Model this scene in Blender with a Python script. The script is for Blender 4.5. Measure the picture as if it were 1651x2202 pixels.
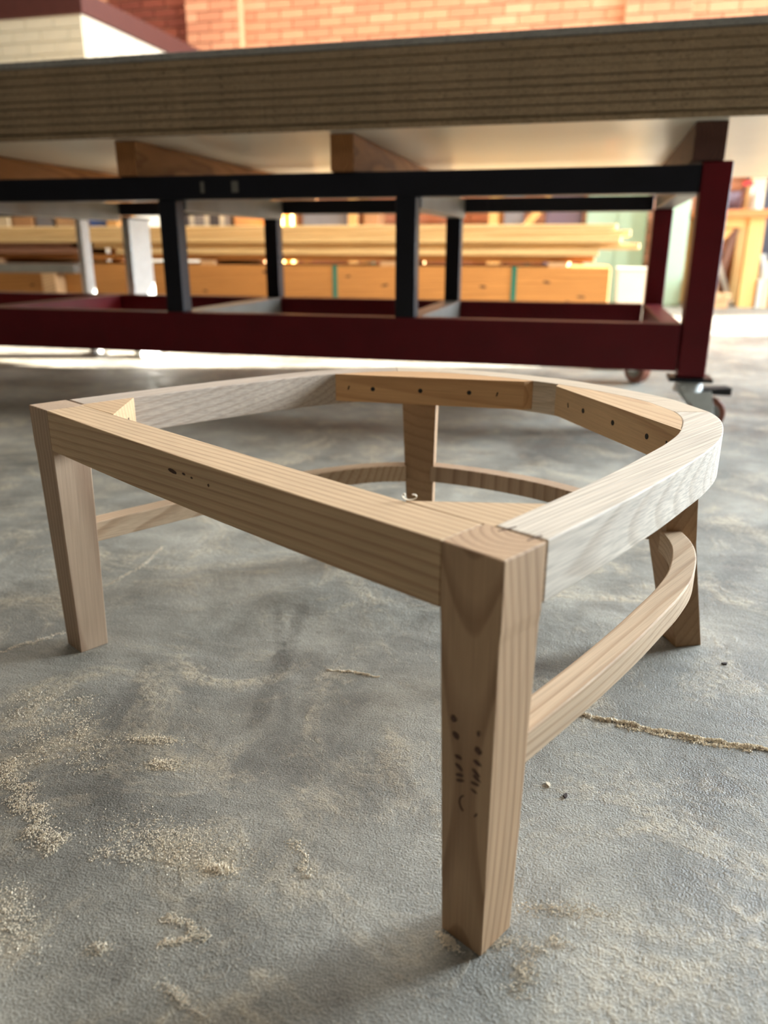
import bpy, math, random
from mathutils import Matrix, Vector

for o in list(bpy.data.objects):
    bpy.data.objects.remove(o)
random.seed(7)
scene = bpy.context.scene
COL = scene.collection

# ------------------------------------------------------------------ camera
CAM_H, CAM_YAW, CAM_PITCH, CAM_ROLL, F_PX = 0.51337, math.radians(14.4), math.radians(18.852), math.radians(0.14), 1660.5
fw = Vector((-math.sin(CAM_YAW) * math.cos(CAM_PITCH), math.cos(CAM_YAW) * math.cos(CAM_PITCH), -math.sin(CAM_PITCH)))
rt = Vector((math.cos(CAM_YAW), math.sin(CAM_YAW), 0))
up = rt.cross(fw)
r2 = rt * math.cos(CAM_ROLL) + up * math.sin(CAM_ROLL)
u2 = up * math.cos(CAM_ROLL) - rt * math.sin(CAM_ROLL)
cd = bpy.data.cameras.new('camera')
cd.sensor_fit = 'HORIZONTAL'
cd.sensor_width = 36.0
cd.lens = 36.0 * F_PX / 1651.0
cd.clip_start = 0.02
cd.clip_end = 200
cd.dof.use_dof = True
cd.dof.focus_distance = 0.80
cd.dof.aperture_fstop = cd.lens / 7.0
cam = bpy.data.objects.new('camera', cd)
m = Matrix((r2, u2, -fw)).transposed().to_4x4()
m.translation = (0, 0, CAM_H)
cam.matrix_world = m
COL.objects.link(cam)
scene.camera = cam

# ------------------------------------------------------------------ light and exposure
world = bpy.data.worlds.new('world')
scene.world = world
world.use_nodes = True
wn = world.node_tree.nodes
wn['Background'].inputs['Color'].default_value = (0.62, 0.78, 1.0, 1)
wn['Background'].inputs['Strength'].default_value = 1.2

def lamp_dir(o, d):
    o.rotation_euler = Vector(d).to_track_quat('-Z', 'Y').to_euler()

sd = bpy.data.lights.new('low_sun', 'SUN')
sd.energy = 45.0
sd.angle = math.radians(0.6)
sd.color = (1.0, 0.93, 0.82)
so = bpy.data.objects.new('low_sun', sd)
lamp_dir(so, (-0.96, -0.27, -0.212))
so.location = (9, 8, 3)
COL.objects.link(so)

def area(name, loc, d, sx, sy, power, col):
    l = bpy.data.lights.new(name, 'AREA')
    l.shape = 'RECTANGLE'
    l.size, l.size_y = sx, sy
    l.energy = power
    l.color = col
    o = bpy.data.objects.new(name, l)
    o.location = loc
    lamp_dir(o, d)
    COL.objects.link(o)
    return o

# daylight through the roller door; unseen side window and skylight lamps are added
area('roller_door_daylight', (4.25, 6.36, 1.5), (-1, -0.45, 0), 2.9, 2.9, 290, (0.68, 0.84, 1.0))
area('added_side_light', (4.08, 3.75, 1.70), (-1, -0.45, -0.1), 1.2, 1.5, 340, (0.80, 0.91, 1.0))  # added soft key from the right; its window is unseen
area('added_wall_light', (-1.6, 7.2, 4.16), (0, 0, -1), 9.0, 1.2, 165, (1.0, 0.92, 0.82))  # added to brighten the far brick wall
area('added_top_light', (0.2, 3.3, 4.16), (0, 0, -1), 6.0, 1.2, 72, (1.0, 0.95, 0.88))  # added to light top faces from above and behind the chair
area('added_front_fill', (-1.0, -1.1, 4.16), (0, 0, -1), 5.0, 1.2, 11, (1.0, 0.92, 0.82))  # added fill behind the camera for front faces

vs = scene.view_settings
vs.view_transform = 'Standard'
vs.look = 'None'
vs.gamma = 1.0
vs.use_curve_mapping = False
vs.exposure = 1.1
scene.cycles.use_adaptive_sampling = True
scene.cycles.adaptive_threshold = 0.03
scene.cycles.max_bounces = 7
scene.cycles.diffuse_bounces = 4
scene.cycles.glossy_bounces = 3
scene.cycles.caustics_reflective = False
scene.cycles.caustics_refractive = False

# ------------------------------------------------------------------ materials
def rgb(r, g, b):
    f = lambda c: (c / 255 / 12.92) if c / 255 <= 0.04045 else ((c / 255 + 0.055) / 1.055) ** 2.4
    return (f(r), f(g), f(b), 1)

class NT:
    def __init__(s, name):
        s.m = bpy.data.materials.new(name)
        s.m.use_nodes = True
        s.t = s.m.node_tree
        s.p = s.t.nodes['Principled BSDF']
    def n(s, typ, **kw):
        nd = s.t.nodes.new(typ)
        for k, v in kw.items():
            setattr(nd, k, v)
        return nd
    def l(s, a, b):
        s.t.links.new(a, b)
    def math(s, op, a, b=None):
        nd = s.n('ShaderNodeMath', operation=op)
        for i, v in enumerate((a, b)):
            if v is None:
                continue
            if isinstance(v, (int, float)):
                nd.inputs[i].default_value = v
            else:
                s.l(v, nd.inputs[i])
        return nd.outputs[0]
    def noise(s, vec, scale, detail=3, rough=0.55, dist=0.0):
        nd = s.n('ShaderNodeTexNoise')
        nd.inputs['Scale'].default_value = scale
        nd.inputs['Detail'].default_value = detail
        nd.inputs['Roughness'].default_value = rough
        nd.inputs['Distortion'].default_value = dist
        s.l(vec, nd.inputs['Vector'])
        return nd
    def mapping(s, vec, loc=(0, 0, 0), rot=(0, 0, 0), sc=(1, 1, 1)):
        nd = s.n('ShaderNodeMapping')
        nd.inputs['Location'].default_value = loc
        nd.inputs['Rotation'].default_value = rot
        nd.inputs['Scale'].default_value = sc
        s.l(vec, nd.inputs['Vector'])
        return nd.outputs[0]
    def ramp(s, fac, stops, interp='LINEAR'):
        nd = s.n('ShaderNodeValToRGB')
        cr = nd.color_ramp
        cr.interpolation = interp
        while len(cr.elements) < len(stops):
            cr.elements.new(0.5)
        for e, (p, c) in zip(cr.elements, stops):
            e.position = p
            e.color = c if len(c) == 4 else (*c, 1)
        s.l(fac, nd.inputs['Fac'])
        return nd.outputs['Color']
    def mix(s, fac, a, b, mode='MIX'):
        nd = s.n('ShaderNodeMix', data_type='RGBA', blend_type=mode)
        for sock, v in ((nd.inputs['Factor'], fac), (nd.inputs[6], a), (nd.inputs[7], b)):
            if isinstance(v, (int, float)):
                sock.default_value = v
            elif isinstance(v, tuple):
                sock.default_value = v
            else:
                s.l(v, sock)
        return nd.outputs[2]
    def bump(s, h, strength, dist):
        nd = s.n('ShaderNodeBump')
        nd.inputs['Strength'].default_value = strength
        nd.inputs['Distance'].default_value = dist
        s.l(h, nd.inputs['Height'])
        s.l(nd.outputs[0], s.p.inputs['Normal'])
    def done(s, col, rough=0.6, metal=0.0, spec=0.5):
        if isinstance(col, tuple):
            s.p.inputs['Base Color'].default_value = col
        else:
            s.l(col, s.p.inputs['Base Color'])
        if isinstance(rough, (int, float)):
            s.p.inputs['Roughness'].default_value = rough
        else:
            s.l(rough, s.p.inputs['Roughness'])
        s.p.inputs['Metallic'].default_value = metal
        s.p.inputs['Specular IOR Level'].default_value = spec
        return s.m

def g4(v):
    return (v, v, v, 1)

def solid_wood(name, light, dark, axis='X', center=(0.03, 0.05), spacing=0.006, tilt=(0.0, 0.0), ring=0.7, fibre=0.25, rough=0.62, wobble=0.006, rand=False, soft=False, bend=0.0, zc=0.0):
    """growth rings around an axis: plain grain along it, arches where it is cut askew, rings on end grain"""
    t = NT(name)
    tc = t.n('ShaderNodeTexCoord').outputs['Object']
    if rand:
        oi = t.n('ShaderNodeObjectInfo')
        mul = t.math('MULTIPLY', oi.outputs['Random'], 7.3)
        add = t.n('ShaderNodeVectorMath', operation='ADD')
        t.l(tc, add.inputs[0])
        t.l(mul, add.inputs[1])
        tc = add.outputs[0]
    rot = {'X': (0, -math.pi / 2, 0), 'Y': (math.pi / 2, 0, 0), 'Z': (0, 0, 0)}[axis]
    v = t.mapping(tc, rot=rot)
    v = t.mapping(v, loc=(center[0], center[1], 0), rot=(tilt[0], tilt[1], 0))
    nz = t.noise(t.mapping(v, sc=(14, 14, 2.4)), 1.0, 2, 0.5)
    sub = t.n('ShaderNodeVectorMath', operation='SUBTRACT')
    t.l(nz.outputs['Color'], sub.inputs[0])
    sub.inputs[1].default_value = (0.5, 0.5, 0.5)
    sc = t.n('ShaderNodeVectorMath', operation='SCALE')
    t.l(sub.outputs[0], sc.inputs[0])
    sc.inputs['Scale'].default_value = wobble * 4
    ad = t.n('ShaderNodeVectorMath', operation='ADD')
    t.l(v, ad.inputs[0])
    t.l(sc.outputs[0], ad.inputs[1])
    sp = t.n('ShaderNodeSeparateXYZ')
    t.l(ad.outputs[0], sp.inputs[0])
    yy = sp.outputs[1]
    if bend:
        dz = t.math('SUBTRACT', sp.outputs[2], zc)
        yy = t.math('ADD', yy, t.math('MULTIPLY', t.math('MULTIPLY', dz, dz), bend))
    r = t.math('SQRT', t.math('ADD', t.math('MULTIPLY', sp.outputs[0], sp.outputs[0]), t.math('MULTIPLY', yy, yy)))
    fr = t.math('FRACT', t.math('DIVIDE', r, spacing))
    if soft:
        prof = t.ramp(fr, [(0.0, g4(0.1)), (0.5, g4(1.0)), (1.0, g4(0.1))], 'EASE')
    else:
        prof = t.ramp(fr, [(0.0, g4(0.05)), (0.55, g4(0.15)), (0.86, g4(1.0)), (0.94, g4(0.9)), (1.0, g4(0.05))])
    fb = t.noise(t.mapping(v, sc=(650, 650, 9)), 1.0, 2, 0.6).outputs['Fac']
    big = t.noise(t.mapping(v, sc=(18, 18, 3)), 1.0, 3, 0.6).outputs['Fac']
    base = t.mix(t.math('MULTIPLY', prof, ring), light, dark)
    fcol = t.ramp(fb, [(0.3, g4(1 - fibre)), (0.62, g4(1.0))])
    col = t.mix(1.0, base, fcol, 'MULTIPLY')
    bcol = t.ramp(big, [(0.25, (0.88, 0.86, 0.84, 1)), (0.75, (1.06, 1.05, 1.03, 1))])
    col = t.mix(1.0, col, bcol, 'MULTIPLY')
    t.bump(fb, 0.25, 0.0006)
    return t.done(col, rough, 0, 0.35)

def plain(name, c, rough=0.6, metal=0.0, var=0.12, scale=20, spec=0.5, bump=0.0, rand=0.0):
    t = NT(name)
    tc = t.n('ShaderNodeTexCoord').outputs['Object']
    nz = t.noise(tc, scale, 4, 0.6).outputs['Fac']
    k = t.ramp(nz, [(0.25, g4(1 - var)), (0.75, g4(1 + var))])
    col = t.mix(1.0, c, k, 'MULTIPLY')
    if rand:
        oi = t.n('ShaderNodeObjectInfo')
        k2 = t.ramp(oi.outputs['Random'], [(0, g4(1 - rand)), (1, g4(1 + rand))])
        col = t.mix(1.0, col, k2, 'MULTIPLY')
    if bump:
        t.bump(t.noise(tc, scale * 4, 4, 0.6).outputs['Fac'], 0.5, bump)
    return t.done(col, rough, metal, spec)

def concrete():
    t = NT('dusty_concrete')
    tc = t.n('ShaderNodeTexCoord').outputs['Object']
    n1 = t.noise(tc, 2.6, 6, 0.62, 0.4).outputs['Fac']
    n2 = t.noise(tc, 11, 6, 0.65, 0.8).outputs['Fac']
    n3 = t.noise(t.mapping(tc, rot=(0, 0, 0.7), sc=(5, 40, 1)), 1.0, 5, 0.6, 0.5).outputs['Fac']
    base = t.ramp(n1, [(0.30, rgb(96, 94, 87)), (0.5, rgb(137, 134, 124)), (0.7, rgb(172, 168, 155))])
    k2 = t.ramp(n2, [(0.3, g4(0.66)), (0.5, g4(0.97)), (0.7, g4(1.18))])
    col = t.mix(1.0, base, k2, 'MULTIPLY')
    k3 = t.ramp(n3, [(0.35, g4(0.92)), (0.65, g4(1.08))])
    col = t.mix(1.0, col, k3, 'MULTIPLY')
    # powdery wood dust lying in its own patches
    d1 = t.noise(t.mapping(tc, loc=(3.1, 1.7, 0)), 5.5, 9, 0.75, 1.4).outputs['Fac']
    dm = t.ramp(d1, [(0.49, g4(0)), (0.66, g4(0.8))])
    spk = t.noise(tc, 95, 4, 0.7).outputs['Fac']
    dm2 = t.math('MULTIPLY', dm, t.ramp(spk, [(0.40, g4(0.25)), (0.56, g4(1))]))
    col = t.mix(dm2, col, rgb(194, 180, 154))
    # old tyre scuffs and darker blotches
    def dark_mark(p, q, w, strength, fuzz=0.45):
        c = ((p[0] + q[0]) / 2, (p[1] + q[1]) / 2)
        L = math.hypot(q[0] - p[0], q[1] - p[1]) / 2
        a = -math.atan2(q[1] - p[1], q[0] - p[0])
        cx, cy = c[0] * math.cos(a) - c[1] * math.sin(a), c[0] * math.sin(a) + c[1] * math.cos(a)
        v = t.mapping(tc, loc=(-cx, -cy, 0), rot=(0, 0, a))
        s_ = t.n('ShaderNodeSeparateXYZ')
        t.l(v, s_.inputs[0])
        ax = t.math('DIVIDE', t.math('ABSOLUTE', s_.outputs[0]), L)
        ay = t.math('DIVIDE', t.math('ABSOLUTE', s_.outputs[1]), w)
        r_ = t.math('ADD', t.math('POWER', ax, 4), t.math('MULTIPLY', ay, ay))
        r_ = t.math('ADD', r_, t.math('MULTIPLY', t.math('SUBTRACT', n2, 0.5), 3.0))
        m_ = t.ramp(r_, [(0.15, g4(strength)), (1.0, g4(0))])
        return t.math('MULTIPLY', m_, t.ramp(spk, [(0.30, g4(1)), (0.70, g4(fuzz))]))
    for args in (((-0.385, 1.03), (-0.325, 0.67), 0.014, 0.50), ((-0.425, 1.0), (-0.285, 0.68), 0.010, 0.40), ((-0.30, 1.10), (-0.20, 1.03), 0.03, 0.35), ((0.15, 1.51), (0.55, 1.56), 0.035, 0.55), ((0.15, 1.36), (0.55, 1.36), 0.03, 0.40), ((-0.52, 0.75), (-0.40, 0.52), 0.03, 0.35), ((-0.28, 0.68), (-0.14, 0.60), 0.05, 0.35), ((-0.30, 0.45), (-0.20, 0.40), 0.035, 0.40)):
        col = t.mix(dark_mark(*args), col, rgb(70, 68, 62))
    grain = t.noise(tc, 480, 2, 0.6).outputs['Fac']
    gk = t.ramp(grain, [(0.32, g4(0.70)), (0.68, g4(1.22))])
    col = t.mix(1.0, col, gk, 'MULTIPLY')
    sk = t.ramp(spk, [(0.28, g4(0.66)), (0.40, g4(1.0)), (0.66, g4(1.0)), (0.78, g4(1.25))])
    col = t.mix(1.0, col, sk, 'MULTIPLY')
    hsum = t.math('ADD', t.math('MULTIPLY', grain, 0.7), t.math('ADD', t.math('MULTIPLY', spk, 0.6), t.math('MULTIPLY', n2, 1.4)))
    hsum = t.math('ADD', hsum, t.math('MULTIPLY', dm2, 0.5))
    t.bump(hsum, 0.85, 0.0026)
    rg = t.ramp(n2, [(0.3, g4(0.42)), (0.7, g4(0.75))])
    return t.done(col, rg, 0, 0.45)

def brick_mat(name, a, b, c, var=0.2):
    t = NT(name)
    oi = t.n('ShaderNodeObjectInfo').outputs['Random']
    col = t.ramp(oi, [(0.0, a), (0.55, b), (1.0, c)])
    tc = t.n('ShaderNodeTexCoord').outputs['Object']
    nz = t.noise(tc, 30, 5, 0.65).outputs['Fac']
    k = t.ramp(nz, [(0.3, g4(1 - var)), (0.7, g4(1 + var * 0.6))])
    col = t.mix(1.0, col, k, 'MULTIPLY')
    t.bump(nz, 0.5, 0.004)
    return t.done(col, 0.85, 0, 0.3)

def particleboard(name, light, dark, pit):
    t = NT(name)
    tc = t.n('ShaderNodeTexCoord').outputs['Object']
    v = t.mapping(tc, sc=(0.55, 1, 1.3))
    a = t.noise(v, 140, 3, 0.7, 0.6).outputs['Fac']
    b = t.noise(v, 420, 2, 0.6).outputs['Fac']
    big = t.noise(v, 9, 3, 0.6).outputs['Fac']
    col = t.ramp(b, [(0.3, dark), (0.7, light)])
    pk = t.ramp(a, [(0.30, pit), (0.42, g4(1.0)), (0.8, (1.15, 1.12, 1.05, 1))])
    col = t.mix(1.0, col, pk, 'MULTIPLY')
    bk = t.ramp(big, [(0.3, g4(0.88)), (0.7, g4(1.1))])
    col = t.mix(1.0, col, bk, 'MULTIPLY')
    t.bump(a, 0.7, 0.0015)
    return t.done(col, 0.8, 0, 0.3)

M = {}
M['floor'] = concrete()
M['ash_left_shaded'] = solid_wood('shade_toned_ash_rail', rgb(188, 172, 156), rgb(158, 138, 120), 'Y', (0.14, 0.02), 0.0055, (0.02, 0.05), 0.5, 0.3, wobble=0.004)  # shade on the left rail's inner face put into a darker wood tone
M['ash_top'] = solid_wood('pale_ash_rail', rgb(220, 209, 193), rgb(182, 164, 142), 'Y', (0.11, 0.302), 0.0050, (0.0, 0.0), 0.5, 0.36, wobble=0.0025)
M['ash_back'] = solid_wood('pale_ash_back_rail', rgb(212, 195, 172), rgb(182, 158, 130), 'X', (0.10, 0.10), 0.0065, (0.05, 0.02), 0.5, 0.26)
M['pine_rail'] = solid_wood('straight_grained_front_rail', rgb(208, 178, 140), rgb(160, 122, 90), 'X', (0.16, 0.17), 0.0062, (0.004, 0.03), 0.55, 0.18, wobble=0.002)
M['leg_flat'] = solid_wood('flat_sawn_leg', rgb(192, 160, 126), rgb(142, 106, 76), 'Z', (0.0235, -0.072), 0.0078, (0.0, 0.0), 0.62, 0.16, wobble=0.0018, bend=0.42, zc=0.125)
M['leg_plain'] = solid_wood('plain_sawn_leg', rgb(186, 160, 134), rgb(146, 116, 92), 'Z', (0.02, 0.06), 0.009, (0.03, -0.04), 0.7, 0.16, wobble=0.003)
M['leg_back'] = solid_wood('brown_back_leg', rgb(174, 140, 106), rgb(142, 106, 74), 'Z', (0.05, 0.05), 0.011, (0.45, 0.25), 0.45, 0.15, wobble=0.003)
M['block'] = solid_wood('orange_corner_block', rgb(204, 160, 112), rgb(160, 114, 72), 'X', (0.32, -0.03), 0.010, (0.02, 0.04), 0.5, 0.14, wobble=0.003)
M['block_pale'] = solid_wood('pale_corner_block', rgb(205, 172, 132), rgb(160, 118, 82), 'X', (0.30, 0.05), 0.009, (0.02, 0.03), 0.45, 0.16, wobble=0.003)
M['stretch'] = solid_wood('pale_stretcher', rgb(204, 178, 148), rgb(160, 128, 96), 'Y', (0.10, 0.05), 0.007, (0.01, 0.04), 0.6, 0.2, wobble=0.003)
M['screw'] = plain('dark_screw', rgb(38, 34, 30), 0.5, 0.6)
M['pencil'] = plain('dark_pencil', rgb(84, 58, 44), 0.8)
M['knot'] = plain('dark_knot', rgb(66, 42, 28), 0.8)
M['dust'] = plain('sawdust', rgb(232, 219, 196), 0.95, var=0.2, scale=120, spec=0.1)
M['chip_dark'] = plain('dark_chip', rgb(58, 46, 40), 0.8)
M['pboard'] = particleboard('raw_particleboard', rgb(186, 162, 130), rgb(126, 105, 80), rgb(84, 68, 54))
M['pboard_top'] = particleboard('grey_particleboard', rgb(172, 170, 164), rgb(140, 139, 134), rgb(160, 158, 154))
t_ = plain('cream_laminate', rgb(232, 224, 206), 0.28, 0, 0.05, 3)
M['laminate'] = t_
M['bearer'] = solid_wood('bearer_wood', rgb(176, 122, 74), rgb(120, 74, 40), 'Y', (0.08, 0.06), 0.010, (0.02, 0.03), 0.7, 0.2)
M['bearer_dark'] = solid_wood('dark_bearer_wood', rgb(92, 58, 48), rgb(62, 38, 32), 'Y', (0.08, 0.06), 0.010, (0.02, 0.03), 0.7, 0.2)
M['steel_black'] = plain('black_steel', rgb(18, 19, 27), 0.42, 0.0, 0.25, 12, 0.3)
M['steel_red'] = plain('oxide_red_steel', rgb(98, 8, 20), 0.45, 0.0, 0.18, 10, 0.3)
M['steel_grey'] = plain('bare_grey_steel', rgb(120, 116, 108), 0.4, 0.3, 0.15, 10)
M['galv'] = plain('galvanised_steel', rgb(205, 208, 206), 0.4, 0.25, 0.1, 30)
M['rubber'] = plain('black_rubber', rgb(26, 25, 25), 0.6)
M['wheel'] = plain('brown_polyurethane', rgb(128, 74, 54), 0.5)
M['hub'] = plain('grey_hub', rgb(126, 120, 110), 0.45, 0.3)
M['brick'] = brick_mat('orange_brick', rgb(190, 126, 94), rgb(206, 142, 106), rgb(214, 154, 118), 0.12)
M['brick_shaded'] = brick_mat('shade_tinted_brick', rgb(112, 54, 40), rgb(128, 64, 46), rgb(142, 76, 54))  # shade on the wall's left span put into the brick colour
M['mortar'] = plain('sandy_mortar', rgb(222, 190, 146), 0.9, 0, 0.12, 40, 0.2, 0.002)
M['paint_brick'] = plain('cream_painted_brick', rgb(232, 226, 204), 0.6, 0, 0.04, 20, 0.4, 0.002)
M['paint_mortar'] = plain('cream_painted_mortar', rgb(224, 216, 192), 0.7, 0, 0.05, 20)
M['fascia'] = plain('maroon_timber', rgb(82, 42, 36), 0.7, 0, 0.1, 14)
M['wall'] = plain('warm_grey_wall', rgb(74, 64, 54), 0.9, 0, 0.1, 3)
M['ceil'] = plain('silver_roof_lining', rgb(104, 94, 82), 0.8, 0, 0.08, 3)
M['frost'] = plain('frosted_pane', rgb(225, 235, 240), 0.6, 0, 0.03, 3)
M['frame'] = plain('grey_window_frame', rgb(120, 120, 118), 0.5, 0.3)
M['plank_a'] = solid_wood('yellow_pine_plank', rgb(226, 192, 136), rgb(188, 144, 86), 'X', (0.2, 0.1), 0.02, (0.01, 0.02), 0.6, 0.12, rand=True)
M['plank_b'] = solid_wood('orange_pine_plank', rgb(204, 142, 76), rgb(156, 98, 46), 'X', (0.2, 0.1), 0.02, (0.01, 0.02), 0.6, 0.12, rand=True)
M['plank_c'] = solid_wood('brown_weathered_plank', rgb(150, 104, 78), rgb(112, 74, 54), 'X', (0.2, 0.1), 0.02, (0.01, 0.02), 0.5, 0.15, rand=True)
M['post_wood'] = solid_wood('honey_pine_post', rgb(236, 184, 112), rgb(196, 138, 74), 'Z', (0.2, 0.1), 0.02, (0.02, 0.02), 0.5, 0.12, rand=True)
M['bench_top'] = solid_wood('orange_bench_top', rgb(214, 132, 76), rgb(170, 94, 50), 'X', (0.2, 0.1), 0.02, (0.02, 0.02), 0.5, 0.12)
M['strap'] = plain('green_strap', rgb(28, 112, 92), 0.4)
M['mint'] = plain('mint_enamel', rgb(164, 190, 164), 0.45, 0, 0.04, 4)
M['white'] = plain('white_plastic', rgb(196, 192, 178), 0.5, 0, 0.05, 6)
M['cream'] = plain('cream_card', rgb(224, 200, 158), 0.8, 0, 0.08, 6)
M['carton'] = plain('brown_card', rgb(186, 138, 92), 0.85, 0, 0.08, 6)
M['greybox'] = plain('grey_plastic', rgb(128, 126, 128), 0.5, 0, 0.08, 6)
M['darkgrey'] = plain('charcoal_panel', rgb(66, 66, 74), 0.6, 0, 0.1, 4)
M['purple'] = plain('dusty_purple_plastic', rgb(110, 92, 102), 0.55, 0, 0.1, 5)
M['blue'] = plain('blue_plastic', rgb(84, 112, 176), 0.5)
M['red'] = plain('red_paint', rgb(190, 48, 44), 0.45)
M['firewood'] = solid_wood('offcut_wood', rgb(216, 176, 130), rgb(150, 104, 66), 'X', (0.2, 0.1), 0.015, (0.1, 0.2), 0.6, 0.15, rand=True)

# ------------------------------------------------------------------ mesh helpers
class MB:
    def __init__(s):
        s.v, s.f = [], []
    def hexa(s, b, t):
        """b, t: four bottom and four top corners, counter-clockwise seen from above"""
        k = len(s.v)
        s.v += [tuple(p) for p in b] + [tuple(p) for p in t]
        s.f += [(k + 3, k + 2, k + 1, k), (k + 4, k + 5, k + 6, k + 7)]
        for i in range(4):
            j = (i + 1) % 4
            s.f.append((k + i, k + j, k + 4 + j, k + 4 + i))
        return s
    def box(s, x0, x1, y0, y1, z0, z1):
        q = [(x0, y0), (x1, y0), (x1, y1), (x0, y1)]
        return s.hexa([(*p, z0) for p in q], [(*p, z1) for p in q])
    def prism(s, poly, z0, z1):
        k, n = len(s.v), len(poly)
        s.v += [(x, y, z0) for x, y in poly] + [(x, y, z1) for x, y in poly]
        s.f.append(tuple(range(k + n - 1, k - 1, -1)))
        s.f.append(tuple(range(k + n, k + 2 * n)))
        for i in range(n):
            j = (i + 1) % n
            s.f.append((k + i, k + j, k + n + j, k + n + i))
        return s
    def cyl(s, p0, p1, r0, r1=None, n=16):
        r1 = r0 if r1 is None else r1
        p0, p1 = Vector(p0), Vector(p1)
        d = (p1 - p0).normalized()
        a = d.orthogonal().normalized()
        b = d.cross(a)
        k = len(s.v)
        for p, r in ((p0, r0), (p1, r1)):
            for i in range(n):
                w = 2 * math.pi * i / n
                s.v.append(tuple(p + a * (r * math.cos(w)) + b * (r * math.sin(w))))
        s.f.append(tuple(range(k + n - 1, k - 1, -1)))
        s.f.append(tuple(range(k + n, k + 2 * n)))
        for i in range(n):
            j = (i + 1) % n
            s.f.append((k + i, k + j, k + n + j, k + n + i))
        return s
    def beam(s, p0, p1, w, h, upv=(0, 0, 1)):
        p0, p1 = Vector(p0), Vector(p1)
        d = (p1 - p0).normalized()
        side = d.cross(Vector(upv)).normalized()
        u = side.cross(d)
        c = [(-1, -1), (1, -1), (1, 1), (-1, 1)]
        b = [p0 + side * (a * w / 2) + u * (e * h / 2) for a, e in c]
        t = [p1 + side * (a * w / 2) + u * (e * h / 2) for a, e in c]
        return s.hexa(b[::-1], t[::-1])
    def loft(s, rings):
        """closed quads between equal rings of points, capped"""
        k, n = len(s.v), len(rings[0])
        for rg in rings:
            s.v += [tuple(p) for p in rg]
        for a in range(len(rings) - 1):
            for i in range(n):
                j = (i + 1) % n
                s.f.append((k + a * n + i, k + a * n + j, k + (a + 1) * n + j, k + (a + 1) * n + i))
        s.f.append(tuple(range(k + n - 1, k - 1, -1)))
        e = k + (len(rings) - 1) * n
        s.f.append(tuple(range(e, e + n)))
        return s
    def mesh(s, name, mat, org=(0, 0, 0)):
        me = bpy.data.meshes.new(name)
        me.from_pydata([(x - org[0], y - org[1], z - org[2]) for x, y, z in s.v], [], s.f)
        me.materials.append(M[mat] if isinstance(mat, str) else mat)
        import bmesh
        bm = bmesh.new()
        bm.from_mesh(me)
        bmesh.ops.recalc_face_normals(bm, faces=bm.faces)
        bm.to_mesh(me)
        bm.free()
        return me
    def build(s, name, mat, parent=None, org=(0, 0, 0), bevel=0.0, seg=2):
        o = bpy.data.objects.new(name, s.mesh(name, mat, org))
        COL.objects.link(o)
        if parent is not None:
            o.parent = parent
        else:
            o.location = org
        if bevel:
            b = o.modifiers.new('bevel', 'BEVEL')
            b.width = bevel
            b.segments = seg
            b.limit_method = 'ANGLE'
            b.angle_limit = math.radians(40)
        return o

def tag(o, label=None, cat=None, group=None, kind=None):
    if label:
        o['label'] = label
    if cat:
        o['category'] = cat
    if group:
        o['group'] = group
    if kind:
        o['kind'] = kind
    return o

def thing(name, loc, label, cat, group=None, rz=0.0):
    o = bpy.data.objects.new(name, None)
    o.empty_display_size = 0.1
    o.location = loc
    o.rotation_euler = (0, 0, rz)
    COL.objects.link(o)
    return tag(o, label, cat, group)

def place(name, me, parent=None, loc=(0, 0, 0), rot=(0, 0, 0)):
    o = bpy.data.objects.new(name, me)
    o.location = loc
    o.rotation_euler = rot
    COL.objects.link(o)
    if parent is not None:
        o.parent = parent
    return o

# ------------------------------------------------------------------ the setting
X0, X1, Y0, Y1, ZC = -8.0, 4.2, -3.6, 8.9, 4.3
tag(MB().box(X0 - 0.2, X1 + 6, Y0 - 0.2, Y1 + 0.4, -0.12, 0).build('floor', 'floor'), 'dusty grey concrete workshop floor', 'floor', kind='structure')
tag(MB().box(X0 - 0.2, X1 + 0.2, Y0 - 0.2, Y1 + 0.4, ZC, ZC + 0.1).build('ceiling', 'ceil'), 'pale metal roof lining above the workshop', 'ceiling', kind='structure')
tag(MB().box(X0 - 0.2, X0, Y0, Y1, 0, ZC).build('wall_left', 'wall'), 'plain warm grey side wall', 'wall', kind='structure')
tag(MB().box(X0 - 0.2, X1 + 0.2, Y0 - 0.2, Y0, 0, ZC).build('wall_front', 'wall'), 'plain wall behind the photographer', 'wall', kind='structure')
# right wall with a roller door opening and an added, unseen frosted window
wr = MB()
wr.box(X1, X1 + 0.2, Y0, 2.75, 0, ZC)
wr.box(X1, X1 + 0.2, 2.75, 4.75, 0, 0.75)
wr.box(X1, X1 + 0.2, 2.75, 4.75, 2.95, ZC)
wr.box(X1, X1 + 0.2, 4.75, 4.87, 0, ZC)
wr.box(X1, X1 + 0.2, 4.87, 7.85, 3.0, ZC)
wr.box(X1, X1 + 0.2, 7.85, Y1, 0, ZC)
tag(wr.build('wall_right', 'wall'), 'side wall with an open roller door and an added window', 'wall', kind='structure')
win = tag(MB().box(X1 + 0.02, X1 + 0.18, 2.75, 4.75, 0.75, 0.80).box(X1 + 0.02, X1 + 0.18, 2.75, 4.75, 2.90, 2.95).box(X1 + 0.02, X1 + 0.18, 2.75, 2.80, 0.80, 2.90).box(X1 + 0.02, X1 + 0.18, 4.70, 4.75, 0.80, 2.90).build('window_1', 'frame'), 'long frosted side window, added unseen for soft side light', 'window', kind='structure')
for k in range(4):
    y = 2.80 + 0.475 * k
    MB().box(X1 + 0.09, X1 + 0.11, y, y + 0.475, 0.80, 2.90).build('pane', 'frost', win)
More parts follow.
